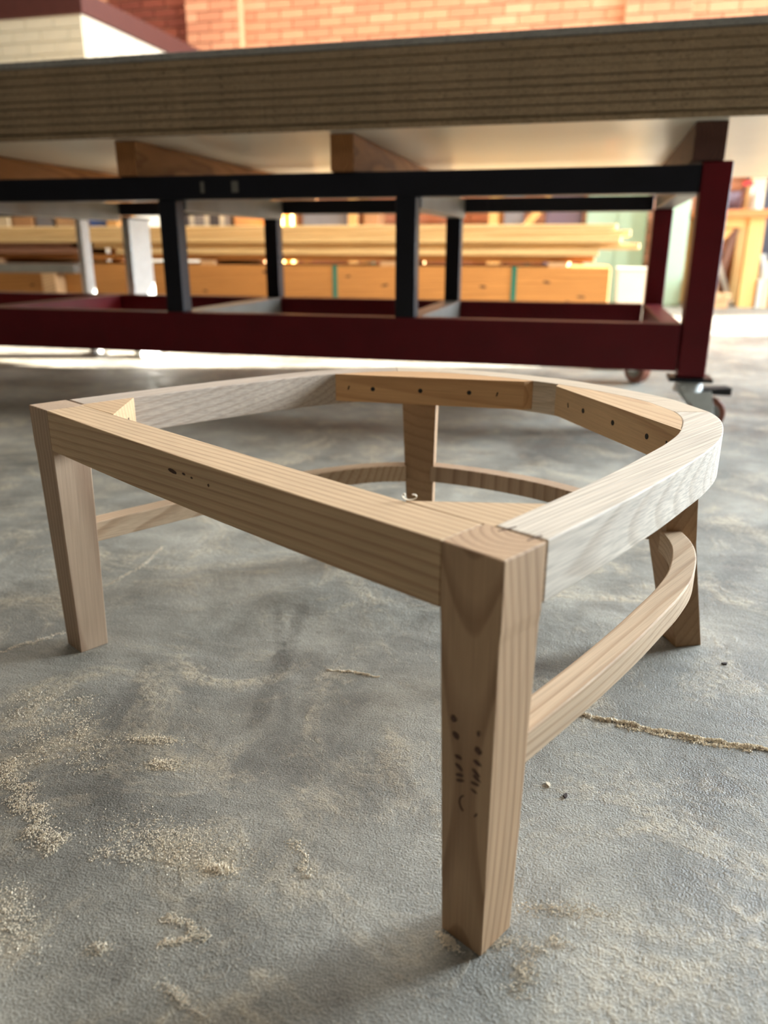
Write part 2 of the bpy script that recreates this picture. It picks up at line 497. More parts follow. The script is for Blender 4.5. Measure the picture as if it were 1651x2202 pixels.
for k, (a, b, c, d) in enumerate(((-6.1, 2.9, 6.6, 7.8), (-2.8, 3.2, 2.7, 3.9), (-3.5, 1.5, -1.7, -0.5))):  # unseen roof skylights, added to go with the overhead lamps
    w = tag(MB().box(a, b, c, d, ZC - 0.03, ZC).build('window_%d' % (k + 2), 'frost'), 'translucent roof skylight sheet, added unseen for overhead light', 'skylight', kind='structure')

# back wall: recessed mortar bed with bricks standing proud
BL, BH, BJ = 0.28, 0.097, 0.013
wb = tag(MB().box(X0, X1 + 0.2, Y1 + 0.03, Y1 + 0.3, 0, ZC).box(-4.48, -3.86, Y1 - 0.09, Y1 + 0.03, 0, ZC).box(0.10, 0.71, Y1 - 0.09, Y1 + 0.03, 0, ZC).build('wall_back', 'mortar'), 'orange brick wall with shallow piers at the far end', 'wall', kind='structure')
def brick_mesh(l, d, h):
    return MB().box(-l / 2, l / 2, -d / 2, d / 2, -h / 2, h / 2)
bricks, rest = [], MB()
zrow = 0
spans = [(-8.0, -4.48, 0.0, 'brick_shaded'), (-4.48, -3.86, -0.12, 'brick'), (-3.86, 0.10, 0.0, 'brick'), (0.10, 0.71, -0.12, 'brick'), (0.71, 4.2, 0.0, 'brick')]
BM = {}
def brick_data(l, matn):
    key = (round(l, 3), matn)
    if key not in BM:
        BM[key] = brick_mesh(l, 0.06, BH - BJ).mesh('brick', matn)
    return BM[key]
for ri in range(int(ZC / BH)):
    z = (ri + 0.5) * BH
    for (xa, xb, dy, matn) in spans:
        x = xa
        first = True
        while x < xb - 0.03:
            ln = BL
            if first and ri % 2:
                ln = BL / 2
            first = False
            e = min(x + ln, xb)
            if xb - e < 0.05:
                e = xb
            cx, l = (x + e) / 2, e - x - BJ
            y = Y1 + 0.03 + dy + random.uniform(-0.003, 0.003)
            if 2.38 < z < 3.25 and -5.6 < cx < 1.75:
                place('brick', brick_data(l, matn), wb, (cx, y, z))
            else:
                rest.box(cx - l / 2, cx + l / 2, y - 0.03, y + 0.03, z - (BH - BJ) / 2, z + (BH - BJ) / 2)
            x = e
rb = rest.build('brick_courses', 'brick', wb)
rb['kind'] = 'stuff'

# cream painted brick office block in the left corner with maroon fascia
WX, WY, WZ = -3.93, 6.0, 2.2
wo = tag(MB().box(X0, WX - 0.012, WY + 0.012, Y1, 0, WZ).build('wall_inner', 'paint_mortar'), 'cream painted brick block under a maroon fascia', 'wall', kind='structure')
wrest = MB()
ph, pl = 0.086, 0.25
WM = {}
def wbrick(l, axis):
    key = (round(l, 3), axis)
    if key not in WM:
        h = ph - 0.007
        WM[key] = (MB().box(-l / 2, l / 2, -0.012, 0.012, -h / 2, h / 2) if axis == 'x' else MB().box(-0.012, 0.012, -l / 2, l / 2, -h / 2, h / 2)).mesh('painted_brick', 'paint_brick')
    return WM[key]
for ri in range(int(WZ / ph)):
    z = WZ - (ri + 0.5) * ph
    off = (ri % 2) * pl / 2
    for k in range(17):
        a = WX - (k + 1) * pl + off
        b = min(a + pl, WX)
        if b - a < 0.03 or a < X0:
            continue
        l = b - a - 0.007
        if z > 1.6 and k < 6:
            place('painted_brick', wbrick(l, 'x'), wo, ((a + b) / 2, WY + 0.010, z))
        else:
            wrest.box((a + b) / 2 - l / 2, (a + b) / 2 + l / 2, WY, WY + 0.022, z - ph / 2 + 0.003, z + ph / 2 - 0.003)
    for k in range(12):
        a = WY + 0.025 + k * pl - off
        b = a + pl
        a = max(a, WY + 0.025)
        b = min(b, Y1 - 0.1)
        if b - a < 0.03:
            continue
        l = b - a - 0.007
        if z > 1.7 and k < 7:
            place('painted_brick', wbrick(l, 'y'), wo, (WX - 0.010, (a + b) / 2, z))
        else:
            wrest.box(WX - 0.022, WX, (a + b) / 2 - l / 2, (a + b) / 2 + l / 2, z - ph / 2 + 0.003, z + ph / 2 - 0.003)
wr_ = wrest.build('painted_brick_courses', 'paint_brick', wo)
wr_['kind'] = 'stuff'
tag(MB().box(X0, WX + 0.03, WY - 0.03, WY + 0.03, WZ, WZ + 0.16).build('trim_1', 'fascia', bevel=0.004), 'maroon fascia board along the front of the cream block', 'trim', kind='structure')
tag(MB().box(WX - 0.03, WX + 0.03, WY + 0.031, Y1 - 0.1, WZ, WZ + 0.15).build('trim_2', 'fascia', bevel=0.004), 'maroon fascia board along the side of the cream block', 'trim', kind='structure')
tag(MB().box(X0, WX - 0.031, WY + 0.031, Y1 - 0.01, WZ + 0.001, WZ + 0.05).build('trim_3', 'fascia'), 'flat roof of the cream block', 'roof', kind='structure')

# ------------------------------------------------------------------ the chair frame
CH = thing('chair_frame', (-0.038, 0.448, 0), 'unfinished bare wooden chair frame with rounded back and tapered legs on concrete floor', 'chair', rz=math.radians(-29.849))
W, HS, ZR = 0.716, 0.33, 0.2835
half = [(0.000, 0.0), (0.0015, 0.06), (0.005, 0.152), (0.011, 0.24), (0.018, 0.308), (0.027, 0.379), (0.043, 0.446), (0.077, 0.522), (0.127, 0.576), (0.183, 0.605), (0.262, 0.628)]
ctrl = [(-a, b) for a, b in half] + [(-W / 2, 0.639)] + [(-W + a, b) for a, b in reversed(half)]
def catmull(P, n):
    P = [Vector((*p, 0)) for p in P]
    P = [P[0] * 2 - P[1]] + P + [P[-1] * 2 - P[-2]]
    out = []
    for i in range(1, len(P) - 2):
        for k in range(n):
            t = k / n
            a, b, c, d = P[i - 1], P[i], P[i + 1], P[i + 2]
            out.append(0.5 * ((2 * b) + (c - a) * t + (2 * a - 5 * b + 4 * c - d) * t * t + (3 * b - a - 3 * c + d) * t ** 3))
    out.append(P[-2])
    return out
OUT = catmull(ctrl, 8)
NRM = []
for i, p in enumerate(OUT):
    a, b = OUT[max(i - 1, 0)], OUT[min(i + 1, len(OUT) - 1)]
    d = (b - a).normalized()
    NRM.append(Vector((d.y, -d.x, 0)))          # outward
N = len(OUT)
def idx_near(x, y):
    return min(range(N), key=lambda i: (OUT[i].x - x) ** 2 + (OUT[i].y - y) ** 2)
iA = idx_near(-0.0012, 0.048)
i1, i2 = idx_near(-0.100, 0.551), idx_near(-0.164, 0.597)
def ring_seg(ia, ib, o0, o1, z0, z1):
    rg = []
    for i in range(ia, ib + 1):
        a, b = OUT[i] - NRM[i] * o0, OUT[i] - NRM[i] * o1
        rg.append([(a.x, a.y, z0), (a.x, a.y, z1), (b.x, b.y, z1), (b.x, b.y, z0)])
    return MB().loft(rg)
RW = 0.042
GAP = 0.0005
def trim_ends(mb, n):
    return mb
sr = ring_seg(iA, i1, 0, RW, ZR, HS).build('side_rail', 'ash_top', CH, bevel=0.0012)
sl = ring_seg(N - 1 - i1, N - 1 - iA, 0, RW, ZR, HS).build('side_rail', 'ash_left_shaded', CH, bevel=0.0012)
br = ring_seg(i2, N - 1 - i2, 0, RW, ZR, HS).build('back_rail', 'ash_back', CH, bevel=0.0012)
tag(sr, 'pale curved side rail with saw marks on its outer face')

# front rail, bowed very slightly outwards
fx0, fx1 = -W + 0.0515, -0.0515
rg = []
for k in range(13):
    t = k / 12
    x = fx0 + (fx1 - fx0) * t
    bow = -0.005 * (1 - (2 * t - 1) ** 2)
    rg.append([(x, bow, 0.2805), (x, bow, HS), (x, 0.046 + bow * 0.4, HS), (x, 0.046 + bow * 0.4, 0.2805)])
fr = MB().loft(rg).build('front_rail', 'pine_rail', CH, bevel=0.0012)
tag(fr, 'straight-grained yellowish front rail')
def blot(parent, name, mat, x, z, w, h, ang, y=-0.0004, n=9):
    poly = []
    for i in range(n):
        a = 2 * math.pi * i / n
        rr = random.uniform(0.75, 1.15)
        px, pz = w / 2 * math.cos(a) * rr, h / 2 * math.sin(a) * rr
        poly.append((x + px * math.cos(ang) - pz * math.sin(ang), z + px * math.sin(ang) + pz * math.cos(ang)))
    mb = MB()
    k = len(poly)
    mb.v = [(px, y, pz) for px, pz in poly] + [(px, y + 0.0012, pz) for px, pz in poly]
    mb.f = [tuple(range(k)), tuple(range(2 * k - 1, k - 1, -1))] + [(i, (i + 1) % k, k + (i + 1) % k, k + i) for i in range(k)]
    return mb.build(name, mat, parent)
bowy = lambda x: -0.005 * (1 - (2 * (x - fx0) / (fx1 - fx0) - 1) ** 2)
for (x, z, w, h) in ((-0.379, 0.3135, 0.017, 0.0042), (-0.359, 0.3145, 0.006, 0.0025), (-0.346, 0.3135, 0.004, 0.002), (-0.319, 0.312, 0.003, 0.003)):
    blot(fr, 'knot', 'knot', x, z, w, h, -0.12, bowy(x) - 0.0003)

# front legs: square at the top, tapering on the inner faces
LW, LD, LB = 0.051, 0.0475, 0.039
def front_leg(sx, mat):
    f = (lambda x: x) if sx > 0 else (lambda x: -W - x)
    q = lambda xo, xi, ya, yb, z: [(f(xo), ya, z), (f(xo), yb, z), (f(xi), yb, z), (f(xi), ya, z)]
    rings = [q(-0.004, -0.004 - LB, 0.004, 0.004 + LB, 0.0), q(-0.001, -LW + 0.0005, 0.0005, LD, 0.270), q(0, -LW, 0, LD, 0.2805), q(0, -LW, 0, LD, HS)]
    return MB().loft(rings).build('leg', mat, CH, bevel=0.0013)
lr = front_leg(1, 'leg_flat')
ll = front_leg(-1, 'leg_plain')
tag(lr, 'tapered front leg with dark pencil ticks and arched grain')
leg_y = lambda z: 0.004 * (1 - z / 0.28)
for (x, z, w, h, a) in ((-0.036, 0.199, .0050, .0040, -.5), (-0.0335, 0.186, .0050, .0040, -.5), (-0.031, 0.169, .0050, .0026, .1), (-0.030, 0.161, .0060, .0026, -.5),
                        (-0.0295, 0.1545, .0062, .0022, .35), (-0.029, 0.150, .0062, .0020, .35), (-0.014, 0.197, .002, .003, 0), (-0.0135, 0.183, .0055, .0040, -.6), (-0.014, 0.173, .0055, .0030, -.3),
                        (-0.0145, 0.164, .0062, .0024, -.5), (-0.0145, 0.160, .0058, .0020, -.4), (-0.015, 0.1545, .0058, .0020, .1), (-0.016, 0.148, .0045, .0016, -.2)):
    blot(lr, 'pencil_tick', 'pencil', x, z, w * 1.3, h * 1.25, a, leg_y(z) - 0.0003)
# the faint C-shaped pencil arc
for a0, a1, rr in ((math.radians(125), math.radians(235), 0.0082), (math.radians(-45), math.radians(-15), 0.0080)):
    rgs = []
    for k in range(9):
        a = a0 + (a1 - a0) * k / 8
        cx, cz = -0.0205, 0.1320
        y = leg_y(0.131) - 0.0003
        w = 0.00055
        rgs.append([(cx + (rr - w) * math.cos(a), y, cz + (rr - w) * math.sin(a)), (cx + (rr + w) * math.cos(a), y, cz + (rr + w) * math.sin(a)), (cx + (rr + w) * math.cos(a), y + 0.001, cz + (rr + w) * math.sin(a)), (cx + (rr - w) * math.cos(a), y + 0.001, cz + (rr - w) * math.sin(a))])
    MB().loft(rgs).build('pencil_arc', 'pencil', lr)
# pencil strokes across the joint of leg and side rail
for (xa, ya, xb, yb) in ((-0.0345, 0.041, -0.031, 0.057), (-0.010, 0.040, -0.0085, 0.055)):
    MB().beam((xa, ya, HS + 0.0001), (xb, yb, HS + 0.0001), 0.0009, 0.0006).build('pencil_tick', 'pencil', lr)

# back legs, turned towards the seat centre and splayed backwards
def back_leg(mirror):
    ic = (i1 + i2) // 2
    c, nm = OUT[ic], NRM[ic]
    tg = Vector((-nm.y, nm.x, 0))
    def pt(v, z):
        return ((-W - v.x) if mirror else v.x, v.y, z)
    top = [OUT[i2], OUT[i2] - NRM[i2] * RW, OUT[i1] - NRM[i1] * RW, OUT[i1]]
    def quad(cen, ht, hd, z):
        return [pt(cen + tg * ht + nm * hd, z), pt(cen + tg * ht - nm * hd, z), pt(cen - tg * ht - nm * hd, z), pt(cen - tg * ht + nm * hd, z)]
    rings = [quad(c - nm * 0.021 + nm * 0.050, 0.0190, 0.0190, 0.0), quad(c - nm * 0.021 + nm * 0.016, 0.0235, 0.0215, 0.15), quad(c - nm * 0.0215, 0.0270, 0.0225, ZR - 0.001), [pt(p, ZR + 0.002) for p in top], [pt(p, HS) for p in top]]
    o = MB().loft(rings).build('leg', 'leg_back', CH, bevel=0.001)
    o.data.materials.append(M['ash_back'])          # top faces take the paler back rail colour
    for p in o.data.polygons:
        if p.normal.z > 0.9:
            p.material_index = 1
    return o
back_leg(False)
back_leg(True)

# corner blocks screwed inside the frame
def arc_inner(ia, ib, off):
    return [(OUT[i] - NRM[i] * off) for i in range(ia, ib + 1)]
def back_block(mirror, mat):
    ia, ib = idx_near(-0.041, 0.44), idx_near(-0.332, 0.636)
    pts = [(p.x, p.y) for p in arc_inner(ia, ib, RW + 0.0004)]
    a, b = (-0.076, 0.430), (-0.331, 0.581)
    pts = [p for p in pts if True]
    poly = pts + [b, a]
    # drop arc points lying in front of the chord
    dx, dy = b[0] - a[0], b[1] - a[1]
    keep = [p for p in pts if dx * (p[1] - a[1]) - dy * (p[0] - a[0]) < -1e-5]
    poly = [a] + keep + [b]
    if mirror:
        poly = [(-W - x, y) for x, y in poly][::-1]
        a, b = (-W - a[0], a[1]), (-W - b[0], b[1])
    ang = math.atan2(b[1] - a[1], b[0] - a[0])
    if mirror:
        ang = math.atan2(a[1] - b[1], a[0] - b[0])
    RM = Matrix.Translation((a[0], a[1], 0)) @ Matrix.Rotation(ang, 4, 'Z')
    RI = RM.inverted()
    def loc(mb):
        mb.v = [tuple(RI @ Vector(p)) for p in mb.v]
        return mb
    o = loc(MB().prism(poly, 0.2885, HS - 0.0002)).build('corner_block', mat, CH)
    o.location = (a[0], a[1], 0)
    o.rotation_euler.z = ang
    n = Vector((b[1] - a[1], a[0] - b[0], 0)).normalized()
    if n.y > 0:
        n = -n
    for t, dz, rr in ((0.27, 0.0215, 0.0034), (0.52, 0.021, 0.0034), (0.77, 0.0205, 0.0034)):
        x, y = a[0] + (b[0] - a[0]) * (1 - t), a[1] + (b[1] - a[1]) * (1 - t)
        p = Vector((x, y, 0.2885 + dz))
        loc(MB().cyl(p + n * 0.0004, p - n * 0.002, rr, n=12)).build('screw', 'screw', o)
    for t in (0.13, 0.90):
        x, y = a[0] + (b[0] - a[0]) * (1 - t), a[1] + (b[1] - a[1]) * (1 - t)
        p = Vector((x, y, 0.3095))
        loc(MB().beam(p + n * 0.0002 + Vector((0, 0, -0.003)) - Vector((b[0] - a[0], b[1] - a[1], 0)).normalized() * 0.001, p + n * 0.0002 + Vector((0, 0, 0.003)) + Vector((b[0] - a[0], b[1] - a[1], 0)).normalized() * 0.001, 0.0018, 0.0008, n)).build('staple', 'screw', o)
    return o
tag(back_block(False, 'block_pale'), 'pale corner block with three dark screw holes')
tag(back_block(True, 'block'), 'orange corner block with three dark screw holes')
def front_block(mirror, mat):
    poly = [(-RW - 0.001, 0.0465), (-RW - 0.0015, 0.118), (-0.126, 0.0465)]
    if mirror:
        poly = [(-W - x, y) for x, y in poly][::-1]
    o = MB().prism(poly, 0.2885, HS - 0.0003).build('corner_block', mat, CH)
    for t in (0.3, 0.62):
        x, y = -0.126 + 0.0825 * t, 0.0465 + 0.0715 * t
        n = Vector((-0.0715 / 2, 0.0825 / 2, 0)).normalized()
        if mirror:
            x, n = -W - x, Vector((-n.x, n.y, 0))
        p = Vector((x, y, 0.309))
        MB().cyl(p + n * 0.0004, p - n * 0.002, 0.0026, n=10).build('screw', 'screw', o)
    return o
front_block(False, 'pine_rail')
front_block(True, 'block_pale')

# low curved stretchers
SO, SW_, SZ0, SZ1 = 0.008, 0.027, 0.1455, 0.1725
iS = idx_near(-0.0012, 0.044)
ring_seg(iS, i1 + 2, SO, SO + SW_, SZ0, SZ1).build('stretcher', 'stretch', CH, bevel=0.0015)
ring_seg(N - 3 - i1, N - 1 - iS, SO, SO + SW_, SZ0, SZ1).build('stretcher', 'stretch', CH, bevel=0.0015)
ring_seg(i2 - 2, N + 1 - i2, SO - 0.006, SO + SW_ - 0.006, SZ0, SZ1).build('stretcher', 'leg_plain', CH, bevel=0.0015)

# ------------------------------------------------------------------ steel trolley
TO = (-1.0, 2.85, 0)
TR = thing('steel_trolley', TO, 'dark red and black welded steel trolley on castors carrying the board stack', 'trolley')
def tp(name, mb, mat, bevel=0.003, parent=None):
    return mb.build(name, mat, parent or TR, TO, bevel)
YF, YR = 2.382, 3.24
XL, XR = -3.35, 0.338
tp('lower_rail', MB().box(XL, 0.258, YF, YF + 0.065, 0.178, 0.311), 'steel_red')
tp('lower_rail', MB().box(XL, 0.200, YR, YR + 0.065, 0.200, 0.311), 'steel_red')
tp('corner_post', MB().box(0.262, XR, YF - 0.004, YF + 0.075, 0.162, 0.735), 'steel_red', 0.005)
tp('corner_post', MB().box(0.205, 0.275, YR + 0.01, YR + 0.08, 0.162, 0.655), 'steel_red', 0.005)
tp('cross_rail', MB().box(0.205, 0.262, YF + 0.07, YR, 0.215, 0.311), 'steel_red')
for x in (-0.58, -1.36, -2.14):
    tp('cross_rail', MB().box(x - 0.005, x + 0.068, YF + 0.066, YR - 0.001, 0.225, 0.3105), 'steel_red' if x < -2 else 'steel_grey')
    tp('upright', MB().box(x, x + 0.062, YF + 0.004, YF + 0.062, 0.311, 0.657), 'steel_black')
    if x > -2:
        tp('upright', MB().box(x, x + 0.06, YR + 0.002, YR + 0.06, 0.311, 0.628), 'steel_black')
    tp('top_cross_beam', MB().box(x - 0.004, x + 0.066, YF + 0.066, YR + 0.059, 0.628, 0.700), 'steel_grey')
tp('top_rail', MB().box(XL, 0.2605, YF, YF + 0.065, 0.657, 0.727), 'steel_black')
tp('top_rail', MB().box(XL, 0.205, YR + 0.0605, YR + 0.12, 0.650, 0.705), 'steel_black')
tp('top_cross_beam', MB().box(0.21, 0.274, YF + 0.076, YR + 0.06, 0.656, 0.715), 'steel_grey')
tp('corner_post', MB().box(XL - 0.076, XL - 0.001, YF, YF + 0.075, 0.162, 0.735), 'steel_red', 0.005)
tp('corner_post', MB().box(XL - 0.076, XL - 0.001, YR + 0.01, YR + 0.08, 0.162, 0.735), 'steel_red', 0.005)
# weathered scratches on the top rail
for x, w in ((-1.205, 0.012), (-1.10, 0.022)):
    tp('paint_chip', MB().box(x, x + w, YF - 0.0008, YF + 0.002, 0.676, 0.708), 'steel_grey', 0)
def castor(x, y, ang, trail, wr_=0.052):
    c = tp('castor', MB().box(x - 0.06, x + 0.06, y - 0.05, y + 0.05, 0.150, 0.1615), 'steel_black', 0.002)
    d = Vector((math.cos(ang), math.sin(ang), 0))
    s = Vector((-d.y, d.x, 0))
    tp('swivel', MB().cyl((x, y, 0.118), (x, y, 0.150), 0.043, 0.036, 20), 'galv', 0.002, c)
    w = Vector((x, y, wr_)) + d * trail
    for k in (-1, 1):
        b0 = Vector((x, y, 0.122)) + s * (0.027 * k)
        mb = MB()
        p = [b0 - d * 0.03, b0 + d * 0.035 + d * trail * 0.4, Vector((w.x, w.y, wr_ - 0.012)) + s * (0.027 * k) + d * 0.018, Vector((w.x, w.y, wr_ - 0.012)) + s * (0.027 * k) - d * 0.018]
        q = [v + s * 0.004 * k for v in p]
        mb.loft([p, q])
        tp('fork', mb, 'galv', 0.001, c)
    wh = tp('wheel', MB().cyl(w - s * 0.020, w + s * 0.020, wr_, n=28), 'wheel', 0.005, c)
    tp('hub', MB().cyl(w - s * 0.0235, w + s * 0.0235, wr_ * 0.62, n=24), 'hub', 0.002, c)
    tp('axle_bolt', MB().cyl(w - s * 0.034, w + s * 0.034, 0.008, n=10), 'galv', 0, c)
    return c, d, s
c, d, s = castor(0.300, 2.42, math.radians(12), 0.062)
pb = Vector((0.300, 2.42, 0.128)) + d * 0.035
tp('brake_pedal', MB().loft([[pb - s * 0.03, pb + s * 0.03, pb + s * 0.03 - Vector((0, 0, 0.016)), pb - s * 0.03 - Vector((0, 0, 0.016))], [pb + d * 0.085 - s * 0.026 + Vector((0, 0, 0.004)), pb + d * 0.085 + s * 0.026 + Vector((0, 0, 0.004)), pb + d * 0.085 + s * 0.026 - Vector((0, 0, 0.02)), pb + d * 0.085 - s * 0.026 - Vector((0, 0, 0.02))]]), 'rubber', 0.003, c)
for k in (-0.018, 0.012):
    q = Vector((0.300, 2.42, 0.136)) - Vector((0, 0.042, 0)) + Vector((k, 0, 0))
    tp('bolt', MB().cyl(q + Vector((0, 0.006, 0)), q - Vector((0, 0.004, 0)), 0.006, n=10), 'galv', 0, c)
castor(0.235, 3.255, math.radians(128), 0.045, 0.060)
castor(XL - 0.04, 2.42, math.radians(40), 0.05)
castor(XL - 0.04, 3.29, math.radians(100), 0.05)

# sunlit steel stands behind the trolley's left end
for (x, y, w, dp, lab) in ((-2.11, 3.39, 0.04, 0.18, 'bright galvanised flat steel prop close behind the leftmost black upright'), (-2.41, 3.46, 0.028, 0.07, 'slim galvanised steel prop farther left behind the trolley')):
    st = thing('steel_prop', (x, y, 0), lab, 'steel prop', 'steel props')
    MB().box(x - w / 2, x + w / 2, y, y + dp, 0.008, 0.640).build('tube', 'galv', st, (x, y, 0), 0.003)
    MB().box(x - 0.06, x + 0.06, y - 0.01, y + dp + 0.03, 0, 0.008).build('base_plate', 'steel_grey', st, (x, y, 0), 0.001)
    MB().box(x - w / 2 - 0.012, x + w / 2 + 0.012, y, y + dp, 0.640, 0.648).build('head_plate', 'steel_grey', st, (x, y, 0), 0.001)

# ------------------------------------------------------------------ bearers and particleboard stack
labs = ['timber bearer at the left picture edge under the board stack', 'brown timber bearer under the boards above the leftmost visible black upright', 'timber bearer in the middle under the boards with a dark end', 'dark maroon-stained timber bearer under the boards beside the red corner post']
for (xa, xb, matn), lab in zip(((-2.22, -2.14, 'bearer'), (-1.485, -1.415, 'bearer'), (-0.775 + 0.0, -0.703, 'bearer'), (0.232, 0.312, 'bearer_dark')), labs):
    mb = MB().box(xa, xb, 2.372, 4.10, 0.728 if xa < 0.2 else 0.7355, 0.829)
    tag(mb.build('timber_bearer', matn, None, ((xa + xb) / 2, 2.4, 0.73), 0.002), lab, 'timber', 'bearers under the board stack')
ords = ['lowest', 'second lowest', 'third lowest', 'fourth lowest', 'fifth lowest', 'fifth from the top', 'fourth from the top', 'third from the top', 'second from the top']
zs = [0.830, 0.850, 0.874, 0.897, 0.920, 0.940, 0.962, 0.984, 1.008, 1.030, 1.052]
for k in range(10):
    z0, z1 = zs[k], zs[k + 1]
    g = 0.0028 if k not in (5, 7) else 0.0008
    dy = random.uniform(-0.004, 0.004)
    if k in (0,):
        dy = 0.006
    mb = MB().box(-2.75 + random.uniform(-.01, .01), 1.25 + random.uniform(-.01, .01), 2.31 + dy, 4.18 + dy, z0 + 0.00005, z1 - g)
    o = mb.build('particleboard_sheet', 'pboard' if k < 9 else 'pboard_top', None, (-0.75, 2.31, z0), 0.0015)
    if k == 0:
        o.data.materials.append(M['laminate'])
        for p in o.data.polygons:
            if p.normal.z < -0.9:
                p.material_index = 1
    lab = 'top sheet of the stack, with a grey edge' if k == 9 else '%s brown particleboard sheet in the stack on the trolley' % ords[k]
    if k == 0:
        lab = 'lowest brown particleboard sheet in the stack, with a cream laminated underside'
    tag(o, lab, 'board', 'particleboard sheets stacked on the trolley')

# ------------------------------------------------------------------ timber packs behind
PY, PK = 4.75, 4.75 / 6.0
def pz(z):
    return CAM_H + (z - CAM_H) * PK
def plank(x0, x1, y0, y1, z0, z1, mat, lab, group, rz=0.0, bev=0.004):
    c = ((x0 + x1) / 2, (y0 + y1) / 2, z0)
    o = MB().box(x0, x1, y0, y1, z0, z1).build('timber_plank', mat, None, c, bev)
    o.rotation_euler.z = rz
    return tag(o, lab, 'timber', group)
def bolster(x, z0, z1, lab):
    return tag(MB().box(x - 0.05, x + 0.05, PY + 0.01, PY + 0.87, z0, z1).build('bolster', 'firewood', None, (x, PY + 0.5, z0)), lab, 'timber', 'bolsters between timber packs')
BZ0, BZ1, BZ2 = 0.06, pz(0.385), pz(0.42)
for x, nm in ((-4.0, 'far left'), (-2.4, 'left'), (-1.2, 'middle'), (-0.2, 'right')):
    bolster(x, 0.0, BZ0, '%s floor bolster under the deep orange beams' % nm)
    bolster(x, BZ1 + 0.0005, BZ2 - 0.0005, '%s bolster between the deep orange beams and the planks' % nm)
for k in range(4):
    plank(-4.75, 0.10 - 0.02 * (k % 2), PY + 0.22 * k, PY + 0.22 * k + 0.217, BZ0, BZ1, 'plank_b', ['front deep orange pine beam at the bottom of the timber pile', 'second deep orange beam behind the front one', 'third deep orange beam from the front', 'rearmost deep orange beam of the timber pile'][k], 'deep beams')
fb_ = [o for o in COL.objects if o.get('label', '').startswith('front deep orange')][0]
for kx, kz in ((-4.0, .33), (-3.72, .27), (-3.25, .34), (-2.55, .24), (-2.42, .25), (-1.45, .35), (-1.22, .30), (-0.62, .30), (-0.25, .33), (-0.12, .22), (-0.05, .25), (-2.0, .37)):
    kb = blot(fb_, 'knot', 'knot', kx - fb_.location.x, kz - fb_.location.z, random.uniform(.03, .06), random.uniform(.012, .02), random.uniform(-.2, .2), -0.1086)
rows = [(0.42, 0.463, 'plank_b', 'orange'), (0.464, 0.508, 'plank_a', 'yellow'), (0.509, 0.552, 'plank_a', 'yellow'), (0.553, 0.598, 'plank_a', 'yellow'), (0.599, 0.640, 'plank_a', 'yellow'), (0.641, 0.680, 'plank_a', 'yellow')]
cn = ['lowest', 'second', 'third', 'fourth', 'fifth', 'top']
pn = ['front', 'middle', 'rear']
for k, (z0, z1, mt, cname) in enumerate(rows):
    for j in range(3):
        off = [0.045, 0.0, 0.04, 0.005, 0.035, 0.05][k]
        xe = ([0.02, 0.04, 0.30, 0.16, 0.22, 0.10][k] - 0.10 * j + random.uniform(-0.05, 0.05)) * PK
        xs = -4.6 if k < 1 else (-3.1 if k < 3 else -4.5)
        y = PY + off + 0.28 * j
        plank(xs + random.uniform(-.15, .15), xe, y, y + 0.268, pz(z0), pz(z1), mt, '%s %s plank in the %s course of the long timber pile' % (pn[j], cname, cn[k]), 'planks of the long timber pile', random.uniform(-0.003, 0.003))
# brown weathered pieces at the left
plank(-4.5, -3.28, PY + 0.0, PY + 0.25, pz(0.464), pz(0.507), 'plank_c', 'lower brown weathered plank at the left of the timber pile', 'weathered planks')
plank(-4.5, -3.40, PY + 0.03, PY + 0.28, pz(0.508), pz(0.551), 'plank_c', 'upper brown weathered plank at the left of the timber pile', 'weathered planks')
cz = pz(0.31)
tag(MB().box(-4.4, -3.30, PY - 0.10, PY - 0.02, cz, pz(0.384)).build('steel_channel', 'steel_grey', None, (-3.9, PY - 0.06, cz), 0.004), 'grey steel channel lying in front of the orange beams', 'steel channel')
for x, lab in ((-4.3, 'block propping the far end of the steel channel'), (-3.5, 'block propping the near end of the steel channel')):
    tag(MB().box(x - 0.05, x + 0.05, PY - 0.11, PY - 0.01, 0, cz - 0.0005).build('timber_block', 'firewood', None, (x, PY - 0.06, 0)), lab, 'timber', 'props under the steel channel')
for x, lab in ((-1.94 * PK, 'green strap around the deep beams left of centre'), (-0.555 * PK, 'green strap around the deep beams at the right')):
    mb = MB().box(x - 0.014, x + 0.014, PY - 0.003, PY + 0.88, BZ1 + 0.0002, BZ1 + 0.0018).box(x - 0.014, x + 0.014, PY - 0.004, PY - 0.0005, BZ0, BZ1 + 0.0018)
    tag(mb.build('strap', 'strap', None, (x, PY, BZ0)), lab, 'strap', 'green straps')

# ------------------------------------------------------------------ shelf rack against the far wall
def rack(xs, y0, y1, zs_, top, lab):
    ro = ((xs[0] + xs[-1]) / 2, (y0 + y1) / 2, 0)
    rk = thing('storage_rack', ro, lab, 'rack')
    for x in xs:
        MB().box(x - 0.045, x + 0.045, y0, y0 + 0.06, 0, top).build('upright', 'post_wood', rk, ro, 0.003)
        MB().box(x - 0.045, x + 0.045, y1 - 0.06, y1, 0, top).build('upright', 'post_wood', rk, ro, 0.003)
    for z in zs_:
        MB().box(xs[0] - 0.05, xs[-1] + 0.05, y0 - 0.01, y1 + 0.01, z, z + 0.03).build('shelf', 'post_wood', rk, ro, 0.003)
    return rk, ro
RK, RO = rack((-3.80, -3.14, -2.46, -1.0), 8.22, 8.73, (0.30, 0.66, 1.10), 1.3, 'honey pine storage rack along the brick wall behind the timber')
MB().beam((-0.98, 8.26, 0.35), (-0.45, 8.26, 1.0), 0.07, 0.05, (0, 1, 0)).build('brace', 'post_wood', RK, RO, 0.003)
rack((-4.9, -3.66, -2.30), 5.70, 5.97, (0.28, 0.60, 0.92), 1.1, 'narrow pine storage rack in front of the cream block')
